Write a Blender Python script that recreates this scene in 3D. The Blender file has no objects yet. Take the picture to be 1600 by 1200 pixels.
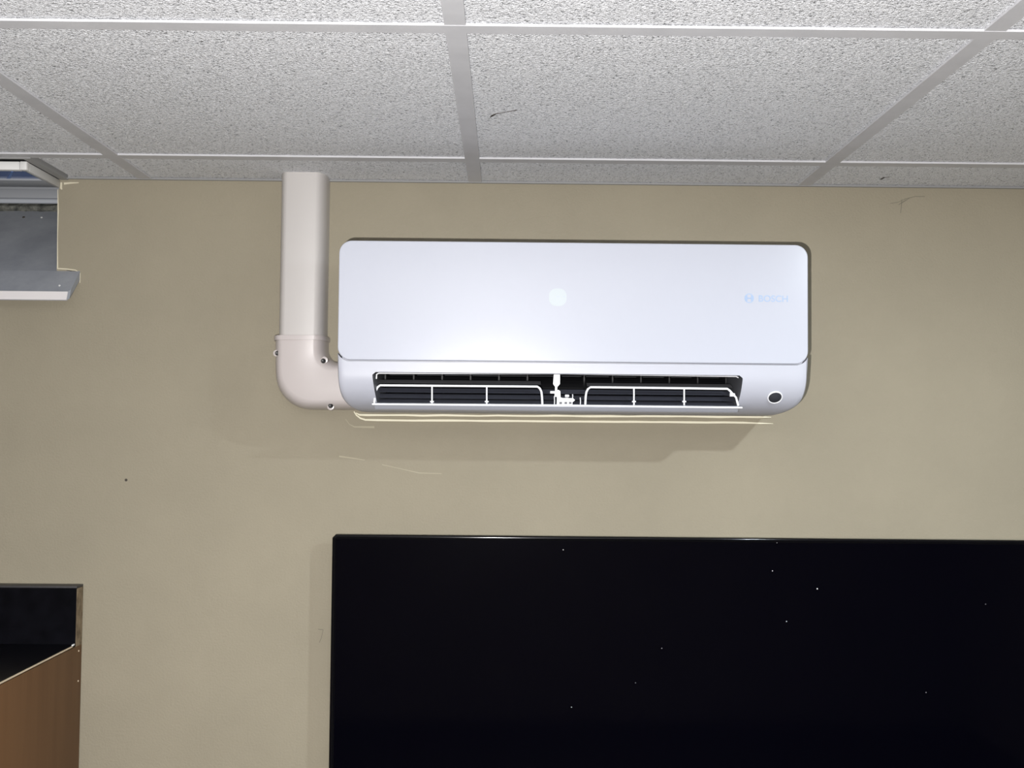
import bpy, bmesh, math, random
from math import sin, cos, pi, radians
from mathutils import Vector, Matrix

random.seed(4)
SC = bpy.context.scene
C = SC.collection

# ------------------------------------------------------------------ camera
FPX, DIST, ZC = 1693.93, 1.9667, 1.65          # focal length in px (1600 wide), distance to wall, eye height
PITCH, YAW, ROLL = .03986, .00488, .00922
fw = Vector((sin(YAW)*cos(PITCH), cos(YAW)*cos(PITCH), sin(PITCH)))
r0 = Vector((cos(YAW), -sin(YAW), 0)); u0 = r0.cross(fw)
RV = r0*cos(ROLL) + u0*sin(ROLL); UV = -r0*sin(ROLL) + u0*cos(ROLL)
CAM = Vector((0, -DIST, ZC))
cd = bpy.data.cameras.new('camera'); cam = bpy.data.objects.new('camera', cd); C.objects.link(cam)
cd.sensor_width = 36; cd.lens = FPX/1600*36; cd.clip_start = .02
M3 = Matrix((RV, UV, -fw)).transposed()
cam.matrix_world = Matrix.Translation(CAM) @ M3.to_4x4()
SC.camera = cam

# ------------------------------------------------------------------ light and exposure
SC.view_settings.view_transform = 'Standard'
SC.view_settings.look = 'None'
SC.view_settings.gamma = 1
SC.view_settings.use_curve_mapping = False
SC.view_settings.exposure = 0.0
w = bpy.data.worlds.new('world'); SC.world = w; w.use_nodes = True
w.node_tree.nodes['Background'].inputs[0].default_value = (.5, .5, .55, 1)
w.node_tree.nodes['Background'].inputs[1].default_value = .004
# the phone's flash, beside the lens
fl = bpy.data.lights.new('phone_flash', 'POINT'); fl.energy = 143; fl.shadow_soft_size = .005
fl.color = (1.0, .985, .97)
flo = bpy.data.objects.new('phone_flash', fl); C.objects.link(flo)
flo.location = CAM + Vector((-.058, .0, -.052))

# ------------------------------------------------------------------ helpers
def ray(x, y): return fw + RV*((x-800)/FPX) + UV*((600-y)/FPX)
def un(x, y, Y):
    """photo pixel -> point on the vertical plane at depth Y (wall = 0)"""
    d = ray(x, y); t = (Y+DIST)/d.y
    return CAM + d*t
def unz(x, y, Z):
    d = ray(x, y); t = (Z-ZC)/d.z
    return CAM + d*t

def mesh(name, verts, faces, mat=None, parent=None, smooth=False, loc=None):
    me = bpy.data.meshes.new(name)
    me.from_pydata([tuple(v) for v in verts], [], faces); me.update()
    bm = bmesh.new(); bm.from_mesh(me)
    bmesh.ops.remove_doubles(bm, verts=bm.verts, dist=1e-6)
    bmesh.ops.recalc_face_normals(bm, faces=bm.faces)
    bm.to_mesh(me); bm.free()
    if smooth:
        for p in me.polygons: p.use_smooth = True
    o = bpy.data.objects.new(name, me); C.objects.link(o)
    if mat: me.materials.append(mat)
    if parent: setparent(o, parent)
    return o
def setparent(o, p):
    o.parent = p
    o.matrix_parent_inverse = Matrix.Translation(-wloc(p))
def wloc(p):
    v = Vector(p.location)
    return v
def autosmooth(o, ang=35):
    me = o.data
    for p in me.polygons: p.use_smooth = True
    bm = bmesh.new(); bm.from_mesh(me)
    for e in bm.edges:
        e.smooth = not (len(e.link_faces) != 2 or e.calc_face_angle(0) > radians(ang))
    for fc in bm.faces:
        if len(fc.verts) > 8: fc.smooth = False      # large flat faces keep a flat normal
    bm.to_mesh(me); bm.free()
    return o
def empty(name, loc):
    o = bpy.data.objects.new(name, None); C.objects.link(o); o.location = loc
    o.empty_display_size = .05
    return o
def tag(o, label=None, cat=None, group=None, kind=None):
    if label: o['label'] = label
    if cat: o['category'] = cat
    if group: o['group'] = group
    if kind: o['kind'] = kind
    return o
def bevel(o, wd, seg=2, ang=40):
    bm = bmesh.new(); bm.from_mesh(o.data)
    es = [e for e in bm.edges if len(e.link_faces) == 2 and e.calc_face_angle(0) > radians(ang)]
    bmesh.ops.bevel(bm, geom=es, offset=wd, segments=seg, profile=.5, affect='EDGES', clamp_overlap=True)
    bm.to_mesh(o.data); bm.free()
    return autosmooth(o, 30)
def boxvf(x0, x1, y0, y1, z0, z1):
    v = [(x, y, z) for z in (z0, z1) for y in (y0, y1) for x in (x0, x1)]
    f = [(0,2,3,1),(4,5,7,6),(0,1,5,4),(2,6,7,3),(0,4,6,2),(1,3,7,5)]
    return v, f
def box(name, x0, x1, y0, y1, z0, z1, mat, parent=None, bv=0, seg=2):
    v, f = boxvf(x0, x1, y0, y1, z0, z1)
    o = mesh(name, v, f, mat, parent)
    if bv: bevel(o, bv, seg)
    return o
def boxes(name, lst, mat, parent=None, bv=0):
    V, Fc = [], []
    for b in lst:
        v, f = boxvf(*b); n = len(V); V += v; Fc += [tuple(i+n for i in q) for q in f]
    me = mesh(name, V, Fc, mat, parent)
    if bv: bevel(me, bv)
    return me
def rrect(x0, x1, z0, z1, r, n=8):
    """rounded rectangle outline in XZ, r = radius or (bl, br, tr, tl)"""
    if not isinstance(r, tuple): r = (r,)*4
    pts = []
    for (cx, cz, a0, rr) in ((x0+r[0], z0+r[0], pi, r[0]), (x1-r[1], z0+r[1], 1.5*pi, r[1]),
                             (x1-r[2], z1-r[2], 0, r[2]), (x0+r[3], z1-r[3], .5*pi, r[3])):
        for k in range(n+1):
            a = a0 + k/n*pi/2
            pts.append((cx+rr*cos(a), cz+rr*sin(a)))
    return pts
def prism(name, pts, y0, y1, mat, parent=None, bv=0, seg=2):
    """outline in XZ extruded in Y"""
    n = len(pts)
    V = [(p[0], y0, p[1]) for p in pts] + [(p[0], y1, p[1]) for p in pts]
    Fc = [tuple(range(n)), tuple(range(2*n-1, n-1, -1))] + [(i, (i+1) % n, n+(i+1) % n, n+i) for i in range(n)]
    o = mesh(name, V, Fc, mat, parent)
    if bv: bevel(o, bv, seg, 50)
    return autosmooth(o, 35)
def tube(name, pts, r, mat, parent=None, n=8, closed=False):
    pts = [Vector(p) for p in pts]; V = []; Fc = []; m = len(pts)
    prev = None
    for i, p in enumerate(pts):
        if closed: t = pts[(i+1) % m] - pts[i-1]
        else: t = pts[min(i+1, m-1)] - pts[max(i-1, 0)]
        t.normalize()
        if prev is None:
            a = Vector((0, 1, 0)) if abs(t.y) < .9 else Vector((1, 0, 0))
        else: a = prev
        a = (a - t*a.dot(t)).normalized(); prev = a; b = t.cross(a)
        rr = r[i] if isinstance(r, (list, tuple)) else r
        V += [p + (a*cos(2*pi*k/n) + b*sin(2*pi*k/n))*rr for k in range(n)]
    for i in range(m if closed else m-1):
        j = (i+1) % m
        Fc += [(i*n+k, i*n+(k+1) % n, j*n+(k+1) % n, j*n+k) for k in range(n)]
    if not closed: Fc += [tuple(range(n)), tuple(range((m-1)*n, m*n))]
    o = mesh(name, V, Fc, mat, parent)
    return autosmooth(o, 60)
def lathe(name, prof, c, axis, mat, parent=None, n=24, ang=35):
    """prof: (radius, height along axis)"""
    ax = Vector(axis).normalized(); a = ax.orthogonal().normalized(); b = ax.cross(a); c = Vector(c)
    V = []; Fc = []
    for (r, h) in prof: V += [c + ax*h + (a*cos(2*pi*k/n)+b*sin(2*pi*k/n))*r for k in range(n)]
    for i in range(len(prof)-1):
        Fc += [(i*n+k, i*n+(k+1) % n, (i+1)*n+(k+1) % n, (i+1)*n+k) for k in range(n)]
    if prof[0][0] > 1e-6 and prof[0] != prof[-1]: Fc.append(tuple(range(n)))
    if prof[-1][0] > 1e-6 and prof[0] != prof[-1]: Fc.append(tuple(range((len(prof)-1)*n, len(prof)*n)))
    return autosmooth(mesh(name, V, Fc, mat, parent), ang)
def ribbon(name, pts, wd, nrm, mat, parent, off=.0006, th=.0005):
    """a thin flat mark lying on a surface (normal nrm): real, half a millimetre thick"""
    pts = [Vector(p) for p in pts]; nrm = Vector(nrm); V = []; Fc = []
    m = len(pts)
    for i, p in enumerate(pts):
        t = (pts[min(i+1, m-1)] - pts[max(i-1, 0)]).normalized(); s = t.cross(nrm).normalized()
        ww = (wd[i] if isinstance(wd, (list, tuple)) else wd)*.5
        V += [p + s*ww - nrm*.0004, p + s*ww + nrm*off, p - s*ww + nrm*off, p - s*ww - nrm*.0004]
    for i in range(m-1):
        for k in range(4): Fc.append((i*4+k, i*4+(k+1) % 4, i*4+4+(k+1) % 4, i*4+4+k))
    Fc += [(0,1,2,3), tuple((m-1)*4+k for k in range(4))]
    return mesh(name, V, Fc, mat, parent)

# ------------------------------------------------------------------ materials
def mat(name, col, rough=.5, spec=.5, metal=0, coat=0):
    m = bpy.data.materials.new(name); m.use_nodes = True
    b = m.node_tree.nodes['Principled BSDF']
    b.inputs['Base Color'].default_value = (*col, 1); b.inputs['Roughness'].default_value = rough
    b.inputs['Specular IOR Level'].default_value = spec; b.inputs['Metallic'].default_value = metal
    b.inputs['Coat Weight'].default_value = coat
    return m
def lin(r, g, b):
    f = lambda c: (c/255/12.92) if c <= 10 else ((c/255+.055)/1.055)**2.4
    return (f(r), f(g), f(b))
def noise_col(m, c0, c1, scale, detail=4, rough=.6, lo=.35, hi=.65, bump=0, bdist=.001, stretch=(1,1,1), bscale=None):
    nt = m.node_tree; b = nt.nodes['Principled BSDF']
    tc = nt.nodes.new('ShaderNodeTexCoord'); mp = nt.nodes.new('ShaderNodeMapping'); mp.inputs['Scale'].default_value = stretch
    nt.links.new(tc.outputs['Object'], mp.inputs[0])
    n = nt.nodes.new('ShaderNodeTexNoise'); n.inputs['Scale'].default_value = scale; n.inputs['Detail'].default_value = detail
    n.inputs['Roughness'].default_value = rough
    nt.links.new(mp.outputs[0], n.inputs['Vector'])
    r = nt.nodes.new('ShaderNodeValToRGB'); r.color_ramp.elements[0].position = lo; r.color_ramp.elements[1].position = hi
    r.color_ramp.elements[0].color = (*c0, 1); r.color_ramp.elements[1].color = (*c1, 1)
    nt.links.new(n.outputs['Fac'], r.inputs[0]); nt.links.new(r.outputs[0], b.inputs['Base Color'])
    if bump:
        src = n
        if bscale:
            src = nt.nodes.new('ShaderNodeTexNoise'); src.inputs['Scale'].default_value = bscale; src.inputs['Detail'].default_value = 3
            nt.links.new(mp.outputs[0], src.inputs['Vector'])
        bp = nt.nodes.new('ShaderNodeBump'); bp.inputs['Strength'].default_value = bump; bp.inputs['Distance'].default_value = bdist
        nt.links.new(src.outputs['Fac'], bp.inputs['Height']); nt.links.new(bp.outputs[0], b.inputs['Normal'])
    return r

WALLC = (.288, .257, .192)
m_wall = mat('wall_paint', WALLC, .75, .25)
noise_col(m_wall, tuple(c*.93 for c in WALLC), tuple(c*1.06 for c in WALLC), 3.0, 6, .62, .3, .7, bump=.35, bdist=.002, bscale=260)
m_room = mat('room_wall_paint', (.16, .14, .11), .8, .2)
noise_col(m_room, (.15, .13, .1), (.17, .15, .12), 3, 4)
m_floor = mat('floor_vinyl', (.12, .1, .085), .5, .4)
noise_col(m_floor, (.045, .04, .034), (.065, .055, .048), 12, 5)
m_dark = mat('void_concrete', (.12, .12, .12), .9, .1)
noise_col(m_dark, (.1, .1, .1), (.15, .15, .15), 9, 5)
# mineral fibre tile
m_tile = mat('mineral_tile', (.7, .7, .7), .9, .15)
def tile_nodes(m):
    nt = m.node_tree; b = nt.nodes['Principled BSDF']; L = nt.links.new
    tc = nt.nodes.new('ShaderNodeTexCoord')
    n1 = nt.nodes.new('ShaderNodeTexNoise'); n1.inputs['Scale'].default_value = 210; n1.inputs['Detail'].default_value = 3
    n1.inputs['Roughness'].default_value = .62; n1.inputs['Distortion'].default_value = .9
    n2 = nt.nodes.new('ShaderNodeTexNoise'); n2.inputs['Scale'].default_value = 430; n2.inputs['Detail'].default_value = 2
    L(tc.outputs['Object'], n1.inputs['Vector']); L(tc.outputs['Object'], n2.inputs['Vector'])
    mx = nt.nodes.new('ShaderNodeMath'); mx.operation = 'MULTIPLY_ADD'; mx.inputs[1].default_value = .7
    L(n2.outputs['Fac'], mx.inputs[0]); L(n1.outputs['Fac'], mx.inputs[2])
    r = nt.nodes.new('ShaderNodeValToRGB'); e = r.color_ramp.elements
    e[0].position = .645; e[0].color = (.30, .307, .32, 1); e[1].position = .84; e[1].color = (.96, .97, 1.0, 1)
    k = r.color_ramp.elements.new(.715); k.color = (.88, .895, .935, 1)
    L(mx.outputs[0], r.inputs[0]); L(r.outputs[0], b.inputs['Base Color'])
    bp = nt.nodes.new('ShaderNodeBump'); bp.inputs['Strength'].default_value = 1.0; bp.inputs['Distance'].default_value = .0075
    L(mx.outputs[0], bp.inputs['Height']); L(bp.outputs[0], b.inputs['Normal'])
tile_nodes(m_tile)
m_grid = mat('grid_enamel', (.42, .42, .42), .55, .4)
noise_col(m_grid, (.52, .52, .54), (.56, .56, .58), 20, 3)
m_trim = mat('angle_enamel', (.3, .3, .3), .55, .4)
m_acp = mat('ac_gloss_panel', (.465, .482, .55), .22, .45)
m_ac = mat('ac_body', (.44, .45, .51), .38, .45)
m_acw = mat('ac_white_clips', (.86, .87, .9), .4, .5)
m_cav = mat('outlet_liner', (.075, .077, .085), .5, .4)
m_blk = mat('fan_black', (.006, .006, .007), .5, .3)
m_slat = mat('vane_slate', (.04, .042, .055), .45, .4)
m_slat2 = mat('vane_grey', (.075, .075, .08), .5, .4)
m_logo = mat('logo_pale_blue', (.32, .415, .585), .35, .4)
m_disp = mat('display_window', (.495, .54, .57), .25, .45)
m_dot = mat('display_mark', (.4, .47, .62), .4, .4)
m_sens = mat('sensor_lens', (.035, .037, .045), .18, .6)
m_duct = mat('duct_plastic', (.52, .495, .48), .4, .4)
m_elb = mat('elbow_plastic', (.51, .465, .455), .3, .5)
m_scr = mat('screw_dark', (.03, .03, .03), .4, .5, .5)
m_gasket = mat('gap_black', (.01, .01, .01), .8, .1)
m_tvb = mat('tv_bezel_gloss', (.002, .002, .003), .12, .3)
m_tvs = mat('tv_screen', (.0006, .0006, .0022), .07, .25)
m_tvh = mat('tv_housing', (.02, .02, .02), .5, .4)
m_dust = mat('dust', (.9, .9, .9), .8, .2)
m_bead = mat('cream_sealant', (.86, .81, .64), .5, .4)
m_sill = mat('sill_paint', (.235, .245, .27), .5, .4)
noise_col(m_sill, (.23, .245, .275), (.32, .335, .365), 14, 6, .65, .3, .7, bump=.2, bdist=.001)
m_sillw = mat('sill_edge_white', (.72, .69, .69), .5, .4)
m_sash = mat('sash_white', (.72, .72, .71), .4, .45)
m_sashg = mat('sash_grey', (.27, .28, .3), .5, .4)
m_mort = mat('mortar', (.1, .1, .09), .9, .1)
noise_col(m_mort, (.04, .042, .04), (.17, .17, .15), 60, 5, .7, .35, .65, bump=.8, bdist=.004)
m_blue = mat('blue_glass', (.016, .085, .33), .12, .5, coat=.3)
m_cream = mat('bare_plaster', (.62, .57, .44), .8, .2)
m_scuff = mat('scuff_pale', (.39, .355, .265), .8, .2)
m_mark = mat('dark_mark', (.07, .06, .05), .8, .2)
m_crack = mat('crack_brown', (.19, .175, .135), .8, .2)
m_brown = mat('brown_laminate', (.16, .085, .04), .55, .25)
noise_col(m_brown, (.105, .05, .02), (.135, .068, .029), 5, 5, .6, .3, .7, stretch=(6, 6, .5))
m_chip = mat('raw_chipboard', (.2, .15, .1), .8, .2)
noise_col(m_chip, (.09, .065, .04), (.26, .2, .13), 120, 4, .7, .35, .65, stretch=(1, 1, .4))
m_worktop = mat('black_worktop', (.003, .003, .004), .3, .15)
noise_col(m_worktop, (.002, .002, .003), (.004, .004, .006), 40, 4)
m_edge = mat('worktop_edge_strip', (.62, .52, .38), .5, .4)
m_knob = mat('brushed_knob', (.5, .5, .5), .35, .5, 1)

# ------------------------------------------------------------------ room shell
H = .4443 + ZC                    # ceiling height
XL, XR, YB = -2.6, 2.6, -4.3
OPX0, OPX1 = -1.75, -.8205        # window opening
OPZ0, OPZ1 = ZC+.2765, ZC+.60
TH = .30
v = []; f = []
def quad(a, b, c, d):
    n = len(v); v.extend([a, b, c, d]); f.append((n, n+1, n+2, n+3))
def wallrect(x0, x1, z0, z1): quad((x0, 0, z0), (x1, 0, z0), (x1, 0, z1), (x0, 0, z1))
ZT = ZC+.72
wallrect(XL, OPX0, 0, ZT); wallrect(OPX1, XR, 0, ZT); wallrect(OPX0, OPX1, 0, OPZ0); wallrect(OPX0, OPX1, OPZ1, ZT)
quad((OPX0, 0, OPZ0), (OPX0, TH, OPZ0), (OPX0, TH, OPZ1), (OPX0, 0, OPZ1))
quad((OPX1, 0, OPZ0), (OPX1, TH, OPZ0), (OPX1, TH, OPZ1), (OPX1, 0, OPZ1))
quad((OPX0, 0, OPZ0), (OPX1, 0, OPZ0), (OPX1, TH, OPZ0), (OPX0, TH, OPZ0))
quad((OPX0, 0, OPZ1), (OPX1, 0, OPZ1), (OPX1, TH, OPZ1), (OPX0, TH, OPZ1))
quad((OPX0, TH, OPZ0), (OPX1, TH, OPZ0), (OPX1, TH, OPZ1), (OPX0, TH, OPZ1))
wall = tag(mesh('wall_back', v, f, m_wall), kind='structure')
tag(wall, 'beige painted wall behind the air conditioner and television', 'wall')
tag(box('wall_left', XL-.1, XL, YB, .0, 0, ZT, m_room), 'plain beige side wall beside the low cabinet', 'wall', kind='structure')
tag(box('wall_right', XR, XR+.1, YB, .0, 0, ZT, m_room), 'plain beige side wall past the television', 'wall', kind='structure')
tag(box('wall_front', XL, XR, YB-.1, YB, 0, ZT, m_room), 'plain beige wall facing the television', 'wall', kind='structure')
tag(box('floor', XL, XR, YB, 0, -.1, 0, m_floor), 'dark vinyl floor of the room', 'floor', kind='structure')
bb = tag(box('baseboard_back', XL, XR, -.014, 0, 0, .09, m_sash, bv=.003), 'white baseboard along the beige wall', 'baseboard', kind='structure')

# ------------------------------------------------------------------ suspended ceiling
ceil = tag(box('ceiling', XL, XR, YB, 0, ZT, ZT+.1, m_dark), 'suspended ceiling of speckled tiles in a metal grid', 'ceiling', kind='structure')
BX0, RY0, S = -.0610, -.1689, .6
bars = [BX0+S*k for k in range(-4, 5)]
rails = [RY0-S*k for k in range(0, 7)]
FW, FT = .012, .003              # half flange width, flange thickness
NX, NY = -.8035, -.1525          # notch in the ceiling around the window sash
def tee(name, a0, a1, c, along, z=H):
    """inverted T bar: flange + web"""
    if along == 'y': lst = [(c-FW, c+FW, a0, a1, z, z+FT), (c-.002, c+.002, a0, a1, z+FT, z+.035)]
    else: lst = [(a0, a1, c-FW, c+FW, z, z+FT), (a0, a1, c-.002, c+.002, z+FT, z+.035)]
    return boxes(name, lst, m_grid, ceil)
# main rail: continuous
tee('main_runner', XL+.012, XR-.012, rails[1], 'x')
for bx in bars:
    if abs(bx) > 2.55: continue
    y_end = -.012
    if bx < NX: y_end = NY-.013
    tee('grid_bar', rails[1]+FW, y_end, bx, 'y', H+.0005)
    tee('grid_bar', YB+.012, rails[1]-FW, bx, 'y', H+.0005)
xs = [XL] + [b for b in bars if abs(b) < 2.55] + [XR]
for k, ry in enumerate(rails):
    if k == 1: continue
    for a, b in zip(xs[:-1], xs[1:]):
        if a == XL: a = XL+.012-FW
        if b == XR: b = XR-.012+FW
        tee('cross_tee', a+FW, b-FW, ry, 'x', H+.0008)
ys = [0] + rails + [YB]
def tile(x0, x1, y0, y1):
    g = .003
    dz = FT+.0012
    o = box('ceiling_tile', x0+g, x1-g, y0+g, y1-g, H+dz, H+dz+.015, m_tile, ceil)
    return o
tiles = {}
for i, (a, b) in enumerate(zip(xs[:-1], xs[1:])):
    for j, (y1, y0) in enumerate(zip(ys[:-1], ys[1:])):
        if j == 0 and b < NX: continue
        aa, bb_, yy1 = a, b, y1
        if j == 0 and a < NX < b: aa = NX+.004
        if j == 0: yy1 = -.0005
        tiles[(i, j)] = tile(aa, bb_, y0, yy1)
# narrow tile strip between the far rail and the notch is hidden by its trim; wall angle all round
def trimL(name, lst, m=m_grid): return tag(boxes(name, lst, m), kind='structure')
t1 = trimL('trim_1', [(NX, XR, -.007, 0, H+.0004, H+.0016), (NX, XR, -.002, 0, H+.0015, H+.02)], m_trim)
tag(t1, 'thin enamelled wall angle where the ceiling meets the beige wall', 'trim')
t2 = trimL('trim_2', [(NX-.0135, NX, NY-.0, 0, H-.001, H+.002), (NX-.0005, NX, NY, 0, H+.002, H+.03),
                      (OPX0-.1, NX, NY-.006, NY, H-.001, H+.002), (OPX0-.1, NX, NY-.006, NY-.0045, H+.002, H+.03)], m_trim)
tag(t2, 'grey metal angle edging the ceiling notch around the window sash', 'trim')
for nm, lst in (('trim_3', [(XL, XL+.012, YB, 0, H, H+.002), (XL, XL+.002, YB, 0, H, H+.03)]),
                ('trim_4', [(XR-.012, XR, YB, 0, H, H+.002), (XR-.002, XR, YB, 0, H, H+.03)]),
                ('trim_5', [(XL, XR, YB, YB+.012, H, H+.002)])):
    tag(trimL(nm, lst), 'enamelled wall angle along a side wall', 'trim')
# scratch in a tile
zt = H+FT+.0012
mid = None
for (i, j), o in tiles.items():
    if j == 1 and xs[i] == BX0: mid = o
ribbon('scratch', [unz(x, y, zt) for x, y in ((766, 183), (770, 180), (775, 177.5), (790, 175), (807, 172))],
       [.0008, .004, .0014, .0005, .0016], (0, 0, -1), m_mark, mid)
for (i, j), o in tiles.items():
    if j == 0 and abs(xs[i]-.539) < .01:
        ribbon('scratch', [unz(x, y, zt) for x, y in ((1376, 280), (1382, 277), (1390, 276.5))], [.004, .003, .001], (0, 0, -1), m_mark, o)

# recessed downlight, just out of the photograph, that throws the shadow under the air conditioner
LX, LY = .84, -1.05
dl = tag(empty('downlight', (LX, LY, H)), 'small round recessed downlight in a ceiling tile', 'light')
lathe('lamp_ring', [(.030, .004), (.043, .004), (.045, .0), (.043, -.004), (.033, -.006), (.030, -.002), (.030, .004)], (LX, LY, H+.0005), (0, 0, 1), m_sash, dl, 32)
m_bulb = mat('bulb', (1, 1, 1)); bnode = m_bulb.node_tree.nodes['Principled BSDF']
bnode.inputs['Emission Color'].default_value = (.86, .95, 1.0, 1); bnode.inputs['Emission Strength'].default_value = 8
lathe('bulb', [(.0, -.001), (.02, -.001), (.0299, .002), (.0299, .004)], (LX, LY, H+.0005), (0, 0, 1), m_bulb, dl, 24)
al = bpy.data.lights.new('downlight_beam', 'AREA'); al.shape = 'DISK'; al.size = .045; al.energy = 15.5; al.color = (.86, .95, 1.0)
alo = bpy.data.objects.new('downlight_beam', al); C.objects.link(alo); alo.location = (LX, LY, H-.008); alo['kind'] = 'structure'

# ------------------------------------------------------------------ marks on the wall
NW = (0, -1, 0)
def wp(*pp): return [un(x, y, 0) for x, y in pp]
ribbon('crack', wp((1391, 318), (1403, 316), (1414, 311), (1430, 307), (1445, 307)), .0009, NW, m_crack, wall)
ribbon('crack', wp((1404, 320), (1412, 315), (1422, 309)), [.001, .002, .0008], NW, m_crack, wall)
ribbon('crack', wp((1409, 312), (1408, 326), (1407, 333)), .0008, NW, m_crack, wall)
ribbon('scuff', wp((540, 655), (546, 663), (554, 667), (585, 667.5)), [.0008, .0008, .002, .0035], NW, m_scuff, wall)
ribbon('scuff', wp((530, 713), (552, 716), (570, 719)), [.003, .002, .001], NW, m_scuff, wall)
ribbon('scuff', wp((597, 726), (620, 731), (655, 739), (690, 740)), [.0012, .001, .0016, .001], NW, m_scuff, wall)
ribbon('scuff', wp((497, 983), (505, 984)), .0012, NW, m_crack, wall)
ribbon('scuff', wp((505, 984), (502, 997), (499, 1004)), .001, NW, m_crack, wall)
lathe('nail_hole', [(.0, .0012), (.002, .0009), (.003, -.0006)], un(197, 750, 0), NW, m_mark, wall, 10)
ribbon('bare_plaster', wp((100, 287), (110, 286), (123, 285.5)), [.004, .003, .0015], NW, m_cream, wall)
ribbon('bare_plaster', wp((96, 285), (95.5, 294), (97, 296)), [.003, .004, .002], NW, m_cream, wall)
ribbon('bare_plaster', wp((90.5, 296), (91, 330), (90, 370), (90, 419)), [.0012, .0022, .0012, .0022], NW, m_cream, wall)
ribbon('bare_plaster', wp((89, 419.5), (105, 420.5), (118, 422), (125, 427), (125, 442)), [.002, .0022, .0016, .002, .001], NW, m_cream, wall)
ribbon('crack', wp((104, 422), (113, 424), (124, 425)), [.0008, .0016, .0014], NW, m_mark, wall)

# ------------------------------------------------------------------ window in the top left
win = tag(empty('window_1', (-1.28, .1, OPZ0)), 'high recessed window with sloping sill and raised sash of blue glass', 'window', kind='structure')
SX = -.778                        # right end of the sill nosing
SL = .895
def sz(y): return ZC + .2765 + (.84*y if y > 0 else 1.02*y)
SY0, SY1 = -.0415, .185
# sloping board inside the recess and its nosing in front of the wall
t = .017
V = []; Fc = []
out = [(OPX0+.001, SY1), (OPX1-.001, SY1), (OPX1-.001, 0), (SX, 0), (SX-.0005, SY0+.004), (SX-.004, SY0), (OPX0-.04, SY0), (OPX0-.04, 0), (OPX0+.001, 0)]
n = len(out)
V = [(x, y, sz(y)) for x, y in out] + [(x, y-.006 if y < 0 else y, sz(y)-t if y < .001 else sz(y)-.002) for x, y in out]
V[n+3] = (SX, -.0005, sz(0)-t); V[n+7] = (OPX0-.04, -.0005, sz(0)-t)
for q in (0, 3, 7, 8): pass
Fc = [tuple(range(n)), tuple(range(2*n-1, n-1, -1))] + [(i, (i+1) % n, n+(i+1) % n, n+i) for i in range(n)]
sill = mesh('sill', V, Fc, m_sill, win)
ny = SY0-.0045
ribbon('sill_edge', [(OPX0-.039, SY0-.003, sz(SY0)-t*.5), (SX-.006, SY0-.003, sz(SY0)-t*.5), (SX-.004, SY0-.003, sz(SY0)-t*.5)], t*.95, (0, -1, .35), m_sillw, sill, off=.0012)
for x, y in ((93, 444), (65, 340)):
    p = un(x, y, -.03 if y > 400 else .15)
    yy = -.03 if y > 400 else .15
    lathe('paint_speck', [(0, .0012), (.0018, .001), (.0022, -.001)], (p.x, yy, sz(yy)), (0, -SL, 1), m_sash, sill, 8)
lathe('paint_speck', [(0, .0012), (.0026, .001), (.003, -.001)], (un(37, 342, .15).x, .15, sz(.15)), (0, -SL, 1), m_mark, sill, 8)
# fixed frame, bead and mortar joint at the back of the recess
YF = .17
def zy(y, Y): return un(45, y, Y).z
ff = box('fixed_frame', OPX0+.002, OPX1-.002, YF-.03, TH-.002, zy(311, YF-.03), zy(280, YF-.03), m_sashg, win, bv=.002)
box('frame_step', OPX0+.002, OPX1-.002, YF-.034, YF-.03, zy(309.5, YF-.034), zy(296, YF-.034), m_sashg, ff, bv=.001)
tube('glazing_bead', [(OPX0+.004, YF-.028, zy(314, YF-.028)), (OPX1-.006, YF-.028, zy(314, YF-.028))], .0052, mat('bead_grey', (.42, .44, .48), .5, .4), ff, 10)
box('upper_lining', OPX0+.002, OPX1-.002, YF-.04, TH-.002, zy(280, YF-.03), OPZ1-.002, m_sashg, win)
V = []; Fc = []; NN = 60
for i in range(NN+1):
    x = OPX0+.003+(OPX1-OPX0-.006)*i/NN
    for j in range(4):
        V.append((x, YF-.005+.006*random.random()+(.004 if j in (0, 3) else -.004), zy(333-16*j/3+random.uniform(-1, 1), YF)))
for i in range(NN):
    for j in range(3): Fc.append((i*4+j, i*4+4+j, i*4+5+j, i*4+1+j))
mort = mesh('mortar_joint', V, Fc, m_mort, win)
box('frame_bottom', OPX0+.002, OPX1-.002, YF+.012, TH-.002, OPZ0+.002, zy(311, YF-.03), m_mort, win)
# the sash, hinged at its back edge and swung up level under the ceiling
sash = empty('sash', (-1.28, -.07, ZC+.43)); setparent(sash, win)
def spart(o):
    o.parent = sash; o.matrix_parent_inverse = Matrix.Translation(-Vector((-1.28, -.07, ZC+.43)))
    return o
SXR, SXL = -.8175, OPX0+.03
zb, ztp = ZC+.4285, ZC+.4425
spart(box('front_rail', SXL+.012, SXR-.0125, -.1405, -.128, zb, ztp, m_sash, bv=.0008))
spart(box('corner_block', SXR-.0115, SXR, -.1405, -.128, zb, ztp+.0005, m_sash, bv=.0008))
sr = spart(box('side_rail', SXR-.006, SXR, -.1275, .02-.022, zb, ztp, mat('sash_side', (.5, .5, .49), .5, .4), bv=.0008))
spart(box('side_rail', SXL, SXL+.012, -.1405, -.002, zb, ztp, m_sash, bv=.0008))
spart(box('hinge_rail', SXL+.0125, SXR-.0065, -.056, -.002, zb+.0005, ztp, m_sashg, bv=.0015))
spart(box('inner_bead', SXR-.0095, SXR-.0065, -.1275, -.0565, zb+.001, ztp, mat('putty', (.26, .28, .28), .7, .2)))
pane = spart(box('pane', SXL+.0125, SXR-.0095, -.1275, -.0565, zb+.004, zb+.008, m_blue))
pc = lambda x, y: unz(x, y, zb+.004)
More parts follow.
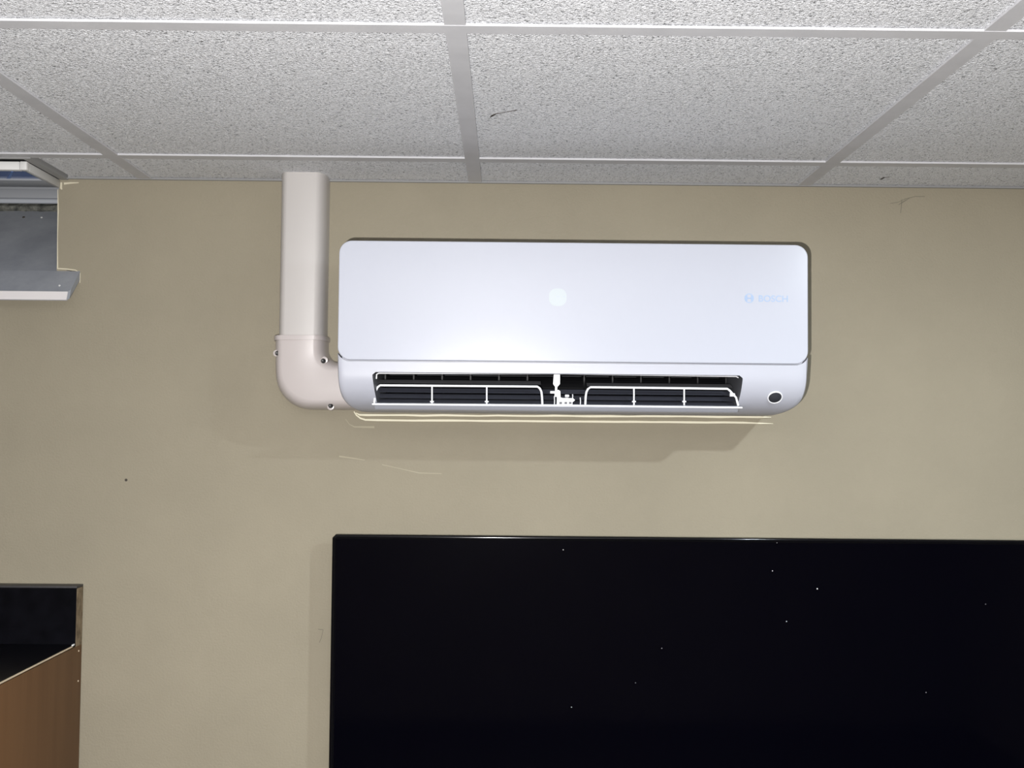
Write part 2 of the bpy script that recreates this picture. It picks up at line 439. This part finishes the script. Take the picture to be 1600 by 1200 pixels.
st = ribbon('glint_streak', [pc(12, 281), pc(17, 273), pc(19, 268)], [.006, .004, .003], (0, 0, -1), mat('glint_blue', (.09, .19, .48), .3, .4), None)  # painted reflection: a paler blue streak laid on the glossy pane
spart(st)
box_h = box('hinge_plate', SXL+.2, SXL+.26, -.002, -.0, zb+.002, ztp, m_sashg); spart(box_h)

# ------------------------------------------------------------------ air conditioner
AC = tag(empty('air_conditioner', (.108, 0, ZC+.024)),
         'white wall-mounted split air conditioner with glossy front panel above the television', 'air conditioner')
AX0, AX1 = -.2765, .4925
YFNT = -.2
ZPT, ZPB = ZC+.3035, ZC+.1075
chassis = prism('chassis', rrect(AX0+.006, AX1-.006, ZC+.09, ZPT-.004, (.004, .004, .016, .016)), -.0005, YFNT+.012, m_ac, AC)
pan = prism('front_panel', rrect(AX0, AX1, ZPB, ZPT, .021, 10), YFNT+.011, YFNT, m_acp, AC, bv=.0016, seg=2)
# lower housing: grid with the outlet left open
GAP = .0022
ZB = ZC+.024
def hold(z, side):
    """half-outline inset of the housing ends"""
    fr = max(0, min(1, (ZC+.105-z)/(.081)))
    return .009*fr**2.5 + (.032 if side > 0 else .022)*fr**8
Yc, Zc_, RY, RZ = -.118, ZC+.088, .082, .064
rows = []
for k in range(3): rows.append((YFNT, None, k/2))                 # flat strip under the panel (z depends on x at the top)
thA, thB = radians(-4), radians(74)
angs = [0, 4, 7, 10, 14, 19, 25, 31, 38, 46, 54, 60, 66, 70, 74, 80, 85, 90]
prof = [(Yc-RY*cos(radians(a)), Zc_-RZ*sin(radians(a))) for a in angs]
# outlet limits (from the photograph), hole between prof rows ha..hb
HXa_t = un(581, 590, -.2).x; HXa_b = un(588, 634, -.19).x
HXb_t = un(1161, 595, -.2).x; HXb_b = un(1155, 634, -.19).x
ha, hb = 0, 12                    # rows (angles 0 .. 66 deg)
zh0, zh1 = prof[ha][1], prof[hb][1]
def hx(i):
    z = prof[i][1]; t = (zh0-z)/(zh0-zh1); t = max(0, min(1, t))
    cr = 0
    d = zh0 - z
    if d < .006: cr = .006 - math.sqrt(max(0, .006**2-(.006-d)**2))
    return HXa_t+(HXa_b-HXa_t)*t+cr, HXb_t+(HXb_b-HXb_t)*t-cr
NL, NM = 10, 16
PR = .021
def ztop(x):
    """upper edge follows the panel's rounded lower corners"""
    for c, s in ((AX0+PR, -1), (AX1-PR, 1)):
        d = (x-c)*s
        if d > 0: return ZPB-GAP + (PR+GAP) - math.sqrt(max(0, (PR+GAP)**2-min(d, PR)**2))
    return ZPB-GAP
cols = lambda x0, a, b, x1: [x0+(a-x0)*(1-(1-k/NL)**1.7) if False else x0+(a-x0)*(k/NL)**1.6 for k in range(NL)] + [a+(b-a)*k/NM for k in range(NM+1)] + [x1-(x1-b)*((NL-k)/NL)**1.6 for k in range(1, NL+1)]
def edge_round(x, x0, x1):
    r = .007; d = min(x-x0, x1-x)
    return 0 if d >= r else r - math.sqrt(max(0, r*r-(r-d)**2))
grid = []; 
a0, b0 = hx(0)
cx0 = cols(AX0, a0, b0, AX1)
for k in range(4):
    row = []
    for x in cx0:
        zt_ = ztop(x); z = zt_ + (prof[0][1]-zt_)*k/4
        row.append((x, YFNT+edge_round(x, AX0, AX1)*(.35+.65*k/4), z))
    grid.append(row)
for i, (y, z) in enumerate(prof):
    xa, xb = AX0+hold(z, -1), AX1-hold(z, 1)
    a, b = hx(min(max(i, ha), hb))
    grid.append([(x, y+edge_round(x, xa, xb)*(.4+.6*cos(radians(angs[i]))), z) for x in cols(xa, a, b, xb)])
grid.append([(x, -.0005, ZB) for x, _, _ in grid[-1]])
W = len(cx0); V = [p for r in grid for p in r]; Fc = []
for i in range(len(grid)-1):
    for j in range(W-1):
        if 4+ha <= i < 4+hb and NL <= j < NL+NM: continue
        Fc.append((i*W+j, i*W+j+1, (i+1)*W+j+1, (i+1)*W+j))
# ends: back to the wall
base = len(V)
for i in range(len(grid)):
    V.append((grid[i][0][0], -.0005, grid[i][0][2])); V.append((grid[i][-1][0], -.0005, grid[i][-1][2]))
for i in range(len(grid)-1):
    Fc.append((i*W, (i+1)*W, base+2*i+2, base+2*i)); Fc.append((i*W+W-1, (i+1)*W+W-1, base+2*i+3, base+2*i+1))
for j in range(W-1):              # lip behind the panel gap
    pass
bt = len(V)
for (x, y, z) in grid[0]: V.append((x, YFNT+.010, z+.0))
for j in range(W-1): Fc.append((j, j+1, bt+j+1, bt+j))
# short return into the outlet (8 mm deep)
def inpt(i, x): 
    y, z = prof[i]; a = radians(angs[i])
    return (x, y+.010*cos(a)+.004, z+.010*sin(a)*.3)
lo = mesh('lower_housing', V, Fc, m_ac, AC)
autosmooth(lo, 32)
# outlet liner: dark cavity behind the opening
V = []; Fc = []
ring = []
for i in range(ha, hb+1): ring.append((hx(i)[0], prof[i][0], prof[i][1]))
for i in range(hb, ha-1, -1): ring.append((hx(i)[1], prof[i][0], prof[i][1]))
R = len(ring)
V += ring
for (x, y, z) in ring: V.append((x+(.004 if x < .1 else -.004), y+.02, z+(-.001 if z > zh0-.002 else .004)))
zmid = (zh0+zh1)/2
for (x, y, z) in ring: V.append((x+(.006 if x < .1 else -.006), -.07, z+.02 if z < zmid else z+.012))
for L_ in range(2):
    for k in range(R): Fc.append((L_*R+k, L_*R+(k+1) % R, (L_+1)*R+(k+1) % R, (L_+1)*R+k))
Fc.append(tuple(range(2*R, 3*R)))
liner = autosmooth(mesh('outlet_liner', V, Fc, m_cav, AC), 40)
# cross-flow fan at the back of the outlet
fx0, fx1 = hx(4)[0]+.012, hx(4)[1]-.012
fan_c = (-.10, ZC+.085)
V = []; Fc = []
nb = 26
for k in range(nb):
    a = 2*pi*k/nb
    for (r_, da) in ((.018, 0), (.027, .16)):
        for x in (fx0, fx1): V.append((x, fan_c[0]+r_*cos(a+da), fan_c[1]+r_*sin(a+da)))
    n = k*4; Fc.append((n, n+1, n+3, n+2))
fan = mesh('fan_drum', V, Fc, m_blk, AC)
fan.data.materials[0] = m_blk
for k in range(13):
    x = fx0+(fx1-fx0)*k/12
    lathe('fan_disc', [(.0, -.0012), (.028, -.0012), (.028, .0012), (0, .0012)], (x, *fan_c), (1, 0, 0), m_blk, fan, 20)
# white rim line inside the top of the outlet
e0 = un(588, 583.5, -.188); e1 = un(1152, 587.5, -.188)
tube('outlet_rim', [un(588, 592, -.188), un(588.5, 585, -.188), un(592, 583, -.188), un(870, 584, -.188), un(1150, 588, -.188), un(1154, 590, -.188)], .0012, m_acw, AC, 8)
# deflector frames with posts
def frame(xa, xb, yt_a, yt_b, posts, lean=0):
    Yf = -.178
    yb_a, yb_b = 632, 634
    top = []
    P = lambda x, y: un(x, y, Yf)
    slant_l, slant_r = lean
    pts = [P(xa, 632.5), P(xa+slant_l*.3, 620), P(xa+slant_l*.8, yt_a+8), P(xa+slant_l+2, yt_a+3), P(xa+slant_l+6, yt_a), P((xa+xb)/2, (yt_a+yt_b)/2)]
    pts += [P(xb+slant_r-6, yt_b), P(xb+slant_r-2, yt_b+3), P(xb+slant_r*.8, yt_b+8), P(xb+slant_r*.3, 621), P(xb, 634)]
    fr = tube('deflector_frame', pts, .0019, m_acw, AC, 8)
    for px in posts:
        yt_ = yt_a+(yt_b-yt_a)*(px-xa)/(xb-xa)
        tube('post', [P(px, yt_), P(px, yt_+6), P(px, 633)], .0014, m_acw, fr, 8)
        tube('clip', [P(px-3, 627.5), P(px+3, 627.5)], .0014, m_acw, fr, 6)
    return fr
frame(584.5, 847.5, 602, 604, (675, 760.5), (3.5, -2))
frame(914.5, 1153.5, 605, 607.5, (990.5, 1069), (2, -11))
# dark horizontal vanes
def slat(y, hgt, xa, xb, Yv, m, name='vane', tilt=.012, dy=.0):
    zc0 = un(870, y, Yv).z
    z0, z1 = zc0-hgt/2, zc0+hgt/2
    xa_, xb_ = un(xa, y, Yv).x, un(xb, y, Yv).x
    dz = (un(xb, y+2.6*(xb-xa)/570, Yv).z - un(xa, y, Yv).z)*0
    th_ = .002
    V = [(xa_, Yv-tilt/2, z0), (xb_, Yv-tilt/2, z0), (xb_, Yv+tilt/2, z1), (xa_, Yv+tilt/2, z1)]
    V += [(x, yy+th_, z) for x, yy, z in V]
    o = mesh(name, V, [(0,1,2,3),(7,6,5,4),(0,4,5,1),(1,5,6,2),(2,6,7,3),(3,7,4,0)], m, AC)
    return o
for yy in (612, 621, 629.5): slat(yy, .0078, 588, 1148, -.160, m_slat)
for (xa, xb) in ((590, 845), (917, 1143)): slat(598.5 if xa < 700 else 600.5, .0065, xa, xb, -.158, m_slat2, 'upper_vane', .016)
# outlet flap (white lower lip)
fa, fb = un(586, 640, -.19).x, un(1153, 640, -.19).x
zt0, zt1 = un(870, 633, -.19).z, un(870, 642.5, -.19).z
V = []; Fc = []
fp = [(-.176, zt0+.0022), (-.186, zt0+.0012), (-.1955, zt0-.0008), (-.1965, zt0-.003), (-.190, zt1+.003), (-.186, zt1+.0002), (-.176, zt1-.0008), (-.150, zt1-.0005), (-.15, zt1+.003), (-.170, zt1+.005)]
for x in (fa, fb): V += [(x, y, z) for y, z in fp]
n = len(fp); Fc = [tuple(range(n)), tuple(range(2*n-1, n-1, -1))]+[(i, (i+1) % n, n+(i+1) % n, n+i) for i in range(n)]
flap = autosmooth(mesh('outlet_flap', V, Fc, m_acp, AC), 30)
tube('flap_edge', [un(581.5, 631.5, -.1965), un(870, 633.5, -.1965), un(1160, 637, -.1965)], .0016, m_acw, flap, 8)
# centre bracket and linkage
Yb = -.184
bp = lambda *q: [(un(x, y, Yb).x, un(x, y, Yb).z) for x, y in q]
brk = prism('centre_bracket', bp((865.5, 581), (875, 581), (874.8, 600), (870.8, 604.5), (869.6, 620), (866.4, 620), (867.4, 604.5), (864.2, 600)), Yb-.002, Yb+.004, m_acw, AC)
lk = prism('linkage', bp((870, 634), (870.5, 611), (872, 609), (875.5, 611), (876, 621), (880, 622), (887, 621.5), (888, 622), (896, 622.5), (898.5, 625), (896, 627.5), (894.5, 628), (894.5, 634)), Yb+.002, Yb+.008, m_acw, AC)
for x in (876, 884, 891): box('slot', un(x-2, 630, Yb).x, un(x+2.2, 630, Yb).x, Yb+.0008, Yb+.003, un(x, 631.2, Yb).z, un(x, 628, Yb).z, m_slat, lk)
lathe('pin', [(0, .004), (.002, .003), (.0022, -.003), (0, -.004)], un(886, 618.5, Yb), (1, 0, 0), m_acw, lk, 10)
lathe('pivot', [(0, -.004), (.0022, -.004), (.0022, .004), (0, .004)], un(863.5, 613, Yb), (1, 0, 0), m_acw, lk, 12)
for (a, b, c) in ((866, 619, 634), (906.5, 621, 634), (894.5, 616, 622)):
    tube('wire_arm', [un(a, b, Yb+.004), un(a+.5, (b+c)/2, Yb+.004), un(a, c, Yb+.004)], .0009, m_acw, lk, 6)
lathe('end_clip', [(0, -.004), (.003, -.004), (.003, .004), (0, .004)], un(1144, 617, -.178), (1, 0, 0), m_acw, AC, 12)
lathe('end_clip', [(0, -.002), (.002, -.002), (.002, .002), (0, .002)], un(583.5, 611, -.178), (1, 0, 0), m_acw, AC, 12)
# infrared sensor
def prof_at(z):
    s = max(-1, min(1, (Zc_-z)/RZ)); a = math.asin(s)
    return Yc-RY*cos(a), a
zs = un(1211, 621, -.175).z; ysn, a_s = prof_at(zs); ps = un(1211, 621, ysn); ysn, a_s = prof_at(ps.z)
nrm = Vector((0, -cos(a_s)/RY, -sin(a_s)/RZ)).normalized()
rim = lathe('sensor_rim', [(.0108, -.002), (.0124, -.001), (.0124, .0006), (.0116, .0014), (.0106, .0008), (.0108, -.002)], (ps.x, ysn, ps.z), nrm, m_acw, AC, 28)
lathe('sensor_lens', [(.0107, -.001), (.0104, .0008), (.007, .0022), (.003, .0029), (0, .003)], (ps.x, ysn, ps.z), nrm, m_sens, AC, 28)
# display window and emblem
pd = un(871.5, 464.5, YFNT); 
dsp = prism('display', rrect(pd.x-.0145, pd.x+.0145, pd.z-.0145, pd.z+.0145, .012, 6), YFNT-.0003, YFNT+.001, m_disp, AC)
for x, y, ww in ((870.5, 463.3, .0011), (873, 463.3, .0012), (881.5, 463.6, .0022)):
    p = un(x, y, YFNT); box('display_mark', p.x-ww/2, p.x+ww/2, YFNT-.0005, YFNT, p.z-.0006, p.z+.0006, m_dot, dsp)
pl = un(1170.5, 466, YFNT)
V = []; Fc = []
em = lathe('emblem', [(.0064, -.0002), (.0064, .0004), (.0078, .0004), (.0078, -.0002), (.0064, -.0002)], (pl.x, YFNT, pl.z), NW, m_logo, AC, 28)
for s in (-1, 1):
    pts = [(pl.x+s*(.0024+.0006*abs(q)), pl.z+q*.0048) for q in (-1, -.5, 0, .5, 1)] + [(pl.x+s*.0066*cos(a), pl.z+.0066*sin(a)) for a in (.85, .4, 0, -.4, -.85)]
    prism('emblem_half', pts, YFNT-.0004, YFNT+.0002, m_logo, em)
box('emblem_bar', pl.x-.0028, pl.x+.0028, YFNT-.0004, YFNT+.0002, pl.z-.0011, pl.z+.0011, m_logo, em)
def text(name, s, x0, x1, y, hgt, m, parent, yy):
    cu = bpy.data.curves.new(name, 'FONT'); cu.body = s; cu.size = 1; cu.extrude = .01; cu.offset = .012
    o = bpy.data.objects.new(name, cu); C.objects.link(o)
    dg = bpy.context.evaluated_depsgraph_get(); me = bpy.data.meshes.new_from_object(o.evaluated_get(dg))
    bpy.data.objects.remove(o)
    xs_ = [q.co.x for q in me.vertices]; ys_ = [q.co.y for q in me.vertices]
    sx = (x1-x0)/(max(xs_)-min(xs_)); sy = hgt/(max(ys_)-min(ys_))
    for q in me.vertices:
        c = q.co.copy(); q.co = (x0+(c.x-min(xs_))*sx, yy-.0004*(1 if c.z > 0 else -.5), y+(c.y-min(ys_))*sy)
    me.materials.clear(); me.materials.append(m)
    o = bpy.data.objects.new(name, me); C.objects.link(o); setparent(o, parent); return o
ta, tb = un(1185.5, 471.5, YFNT), un(1231, 471.5, YFNT)
text('lettering', 'BOSCH', ta.x, tb.x, ta.z, .0108, m_logo, AC, YFNT)

# ------------------------------------------------------------------ pipe cover: vertical duct and elbow
def half_section(n=6, r=.4):
    """profile across the cover: u 0..1 (left..right), h 0..1 (depth)"""
    out = [(0, 0), (0, 1-.62)]
    for k in range(1, n+1):
        a = pi/2*k/n; out.append((.2*(1-cos(a)), .38+.62*sin(a)))
    for k in range(0, n+1):
        a = pi/2*k/n; out.append((.8+.2*sin(a), .38+.62*cos(a)))
    out += [(1, 0)]
    return out
sec = half_section()
def loft(name, left, right, depth, m, parent=None, cap=True):
    V = []; Fc = []; n = len(sec)
    for (l, r, d) in zip(left, right, depth):
        l, r = Vector(l), Vector(r)
        for (u, h) in sec:
            p = l.lerp(r, u); V.append((p.x, -.0003-h*d, p.z))
    for i in range(len(left)-1):
        for k in range(n): Fc.append((i*n+k, i*n+(k+1) % n, (i+1)*n+(k+1) % n, (i+1)*n+k))
    if cap: Fc += [tuple(range(n)), tuple(range((len(left)-1)*n, len(left)*n))]
    return autosmooth(mesh(name, V, Fc, m, parent), 40)
DD = .060
dl0, dl1 = -.4035, -.3245
dux0, dux1 = un(437.5, 400, -.035).x, un(509, 400, -.035).x
zel = un(470, 529, -.06).z
duct = tag(loft('pipe_cover', [(dux0, 0, zel-.01), (dux0, 0, H+.05)], [(dux1, 0, zel-.01), (dux1, 0, H+.05)], [DD, DD], m_duct),
           'off-white vertical pipe cover rising from the elbow into the ceiling', 'pipe cover')
elb = tag(empty('pipe_elbow', (un(470, 600, 0).x, 0, un(470, 640, -.03).z)), 'off-white curved pipe cover elbow joining the air conditioner to the duct', 'pipe cover')
ED = .066
q = lambda x, y: un(x, y, -.035)
left = []; right = []
# outer curve (left/bottom) and inner curve (right/top)
NS = 5; NA = 14; NE = 4
oc, orad = (486, 585), 55.0
ic, irad = (530, 545), 21.0
for k in range(NS): left.append(q(430.5, 527+(oc[1]-527)*k/NS)); right.append(q(509, 527+(ic[1]-527)*k/NS))
for k in range(NA+1):
    a = pi/2*k/NA
    left.append(q(oc[0]-orad*cos(a), oc[1]+orad*sin(a))); right.append(q(ic[0]-irad*cos(a), ic[1]+irad*sin(a)))
for k in range(1, NE+1): left.append(q(oc[0]+(556-oc[0])*k/NE, 640+.4*k/NE)); right.append(q(530+(552-530)*k/NE, 566))
loft('elbow_body', left, right, [ED]*len(left), m_elb, elb)
e2 = .0028
loft('collar', [q(428.5, 526), q(428.5, 533)], [q(511, 526), q(511, 533)], [ED+e2]*2, m_elb, elb)
for (x, y, Yq, tx, ty) in ((434, 552, -.05, -2.5, 0), (505.5, 564, -.055, 3, -2.5), (517, 634, -.05, 0, 3)):
    p = un(x, y, Yq)
    tb_ = lathe('screw_tab', [(0, .004), (.0058, .003), (.0066, -.01)], un(x+tx*.6, y+ty*.6, Yq-.004), NW, m_elb, elb, 14)
    lathe('screw', [(.0, .0034), (.0022, .0036), (.0036, .0042), (.0042, .0034), (.0042, -.004)], un(x, y, Yq-.008), NW, m_scr, elb, 14)

# ------------------------------------------------------------------ cream sealant beads on the wall
def bead(pts, r, label):
    o = tube('sealant_bead', [un(x, y, -.002) for x, y in pts], r, m_bead, None, 8)
    return tag(o, label, 'sealant')
random.seed(9)
p1 = [(556, 645), (562, 648.2)]
for k in range(22): p1.append((575+k*29, 648.6+k*29*.0046+random.uniform(-.5, .5)))
bead(p1+[(1205, 652)], [.0008]+[.0022+random.uniform(-.0003, .0005) for _ in range(23)]+[.0006], 'upper thin cream sealant bead tight under the air conditioner')
p2 = [(553, 643), (557, 649), (563, 653.5), (571, 656)]
for k in range(21): p2.append((590+k*28.5, 656.6+k*28.5*.0066+random.uniform(-.25, .25)))
bead(p2+[(1188, 661.5), (1208, 662)], [.001, .0015, .0018, .002]+[.0024+random.uniform(-.0002, .0003) for _ in range(21)]+[.0015, .0005], 'lower cream sealant bead on the wall below the air conditioner')

# ------------------------------------------------------------------ television
_tc = un(519, 835, -.042); TX0 = _tc.x; TX1 = TX0+1.45; TZ1 = _tc.z; TZ0 = TZ1-.832; TY = -.042
tv = tag(empty('television', ((TX0+TX1)/2, 0, TZ0)), 'large black flat-screen television on the wall below the air conditioner', 'television')
box('housing', TX0+.004, TX1-.004, -.03, TY+.008, TZ0+.004, TZ1-.004, m_tvh, tv)
box('wall_bracket', TX0+.42, TX1-.42, -.03, -.0005, TZ0+.2, TZ1-.25, m_tvh, tv)
bw = .0085; ch = .006
def ringpts(x0, x1, z0, z1, c): return [(x0+c, z0), (x1-c, z0), (x1, z0+c), (x1, z1-c), (x1-c, z1), (x0+c, z1), (x0, z1-c), (x0, z0+c)]
loops = [(TX0+.001, TX1-.001, TZ0+.001, TZ1-.001, ch, TY+.012), (TX0, TX1, TZ0, TZ1, ch, TY+.003), (TX0+.001, TX1-.001, TZ0+.001, TZ1-.001, ch, TY+.0008), (TX0+.003, TX1-.003, TZ0+.003, TZ1-.003, ch-.001, TY),
         (TX0+bw-.002, TX1-bw+.002, TZ0+bw-.002, TZ1-bw+.002, .001, TY+.0004), (TX0+bw, TX1-bw, TZ0+bw, TZ1-bw, .0008, TY+.004)]
V = []; Fc = []
for (a, b, c, d, e, y) in loops: V += [(x, y, z) for x, z in ringpts(a, b, c, d, e)]
for i in range(len(loops)-1):
    for k in range(8): Fc.append((i*8+k, i*8+(k+1) % 8, (i+1)*8+(k+1) % 8, (i+1)*8+k))
autosmooth(mesh('bezel', V, Fc, m_tvb, tv), 60)
scr = box('screen', TX0+bw-.001, TX1-bw+.001, TY+.003, TY+.006, TZ0+bw-.001, TZ1-bw+.001, m_tvs, tv)
V = []; Fc = []
for (x, y, r_) in ((880, 859, 1.2), (1207, 892, 1.3), (1277, 920, 1.7), (1229, 971, 1.3), (1034, 1013, 1), (893, 1105, 1.2), (1540, 944, 1), (1447, 1082, 1), (1214, 848, 1), (993, 1067, .8)):
    p = un(x, y, TY+.003); n = len(V); r_ *= .0008
    V += [(p.x+r_*cos(a*pi/3), TY+.0031, p.z+r_*sin(a*pi/3)) for a in range(6)] + [(p.x, TY+.0024, p.z)]
    Fc += [(n+k, n+(k+1) % 6, n+6) for k in range(6)]
ds = mesh('dust', V, Fc, m_dust, scr); ds['kind'] = 'stuff'

# ------------------------------------------------------------------ cabinet in the lower left
CX1 = -.757; CX0 = -1.60; CZT = ZC-.3905; CD = .52
cab = tag(empty('cabinet', ((CX0+CX1)/2, -.25, 0)), 'brown cabinet with black worktop and black upstand against the beige wall', 'cabinet')
box('end_panel', CX1-.018, CX1, -CD, -.0025, .0, CZT-.004, m_brown, cab, bv=.0006)
box('end_panel', CX0, CX0+.018, -CD, -.0025, .0, CZT-.004, m_brown, cab, bv=.0006)
wt = box('worktop', CX0, CX1-.0012, -CD-.01, -.0025, CZT-.0035, CZT, m_worktop, cab)
box('carcass', CX0+.0185, CX1-.0185, -CD+.02, -.004, .08, CZT-.004, m_brown, cab)
box('worktop_edge', CX1-.0012, CX1+.0006, -CD-.01, -.046, CZT-.002, CZT+.0002, m_edge, wt)
ribbon('edge_chip', [(CX1-.001, -.044, CZT+.0002), (CX1-.0012, -.040, CZT+.0006), (CX1-.001, -.035, CZT+.001)], [.002, .004, .002], (0, 0, 1), m_dust, wt, off=.001)
UZ = ZC-.2882
up = box('upstand', CX0, CX1-.0006, -.0315, -.0025, CZT+.0002, UZ-.004, m_worktop, cab)
box('upstand_cap', CX0, CX1, -.0325, -.002, UZ-.0038, UZ, mat('cap_charcoal', (.03, .028, .03), .45, .4), cab, bv=.0008)
box('raw_end', CX1-.0005, CX1+.0003, -.0305, -.0035, CZT-.0042, UZ-.0042, m_chip, cab)
for y in (1017, 1064):
    d = ray(123 if y == 1017 else 122, y); tt = (CX1-CAM.x)/d.x; p = CAM + d*tt
    lathe('panel_pin', [(0, .001), (.0014, .0008), (.0018, -.0004)], (CX1, p.y, p.z), (1, 0, 0), m_edge, cab, 10)
dw = (CX1-CX0-.044)/2
for k in range(2):
    xa = CX0+.02+k*(dw+.004)
    dr = box('door', xa, xa+dw, -CD, -CD+.018, .1, CZT-.012, m_brown, cab, bv=.0015)
    xk = xa+dw-.05 if k == 0 else xa+.05
    lathe('knob', [(0, .026), (.012, .024), (.014, .017), (.006, .010), (.006, 0)], (xk, -CD, .75), NW, m_knob, dr, 16)
box('plinth', CX0+.02, CX1-.02, -CD+.06, -CD+.075, 0, .08, m_tvh, cab)
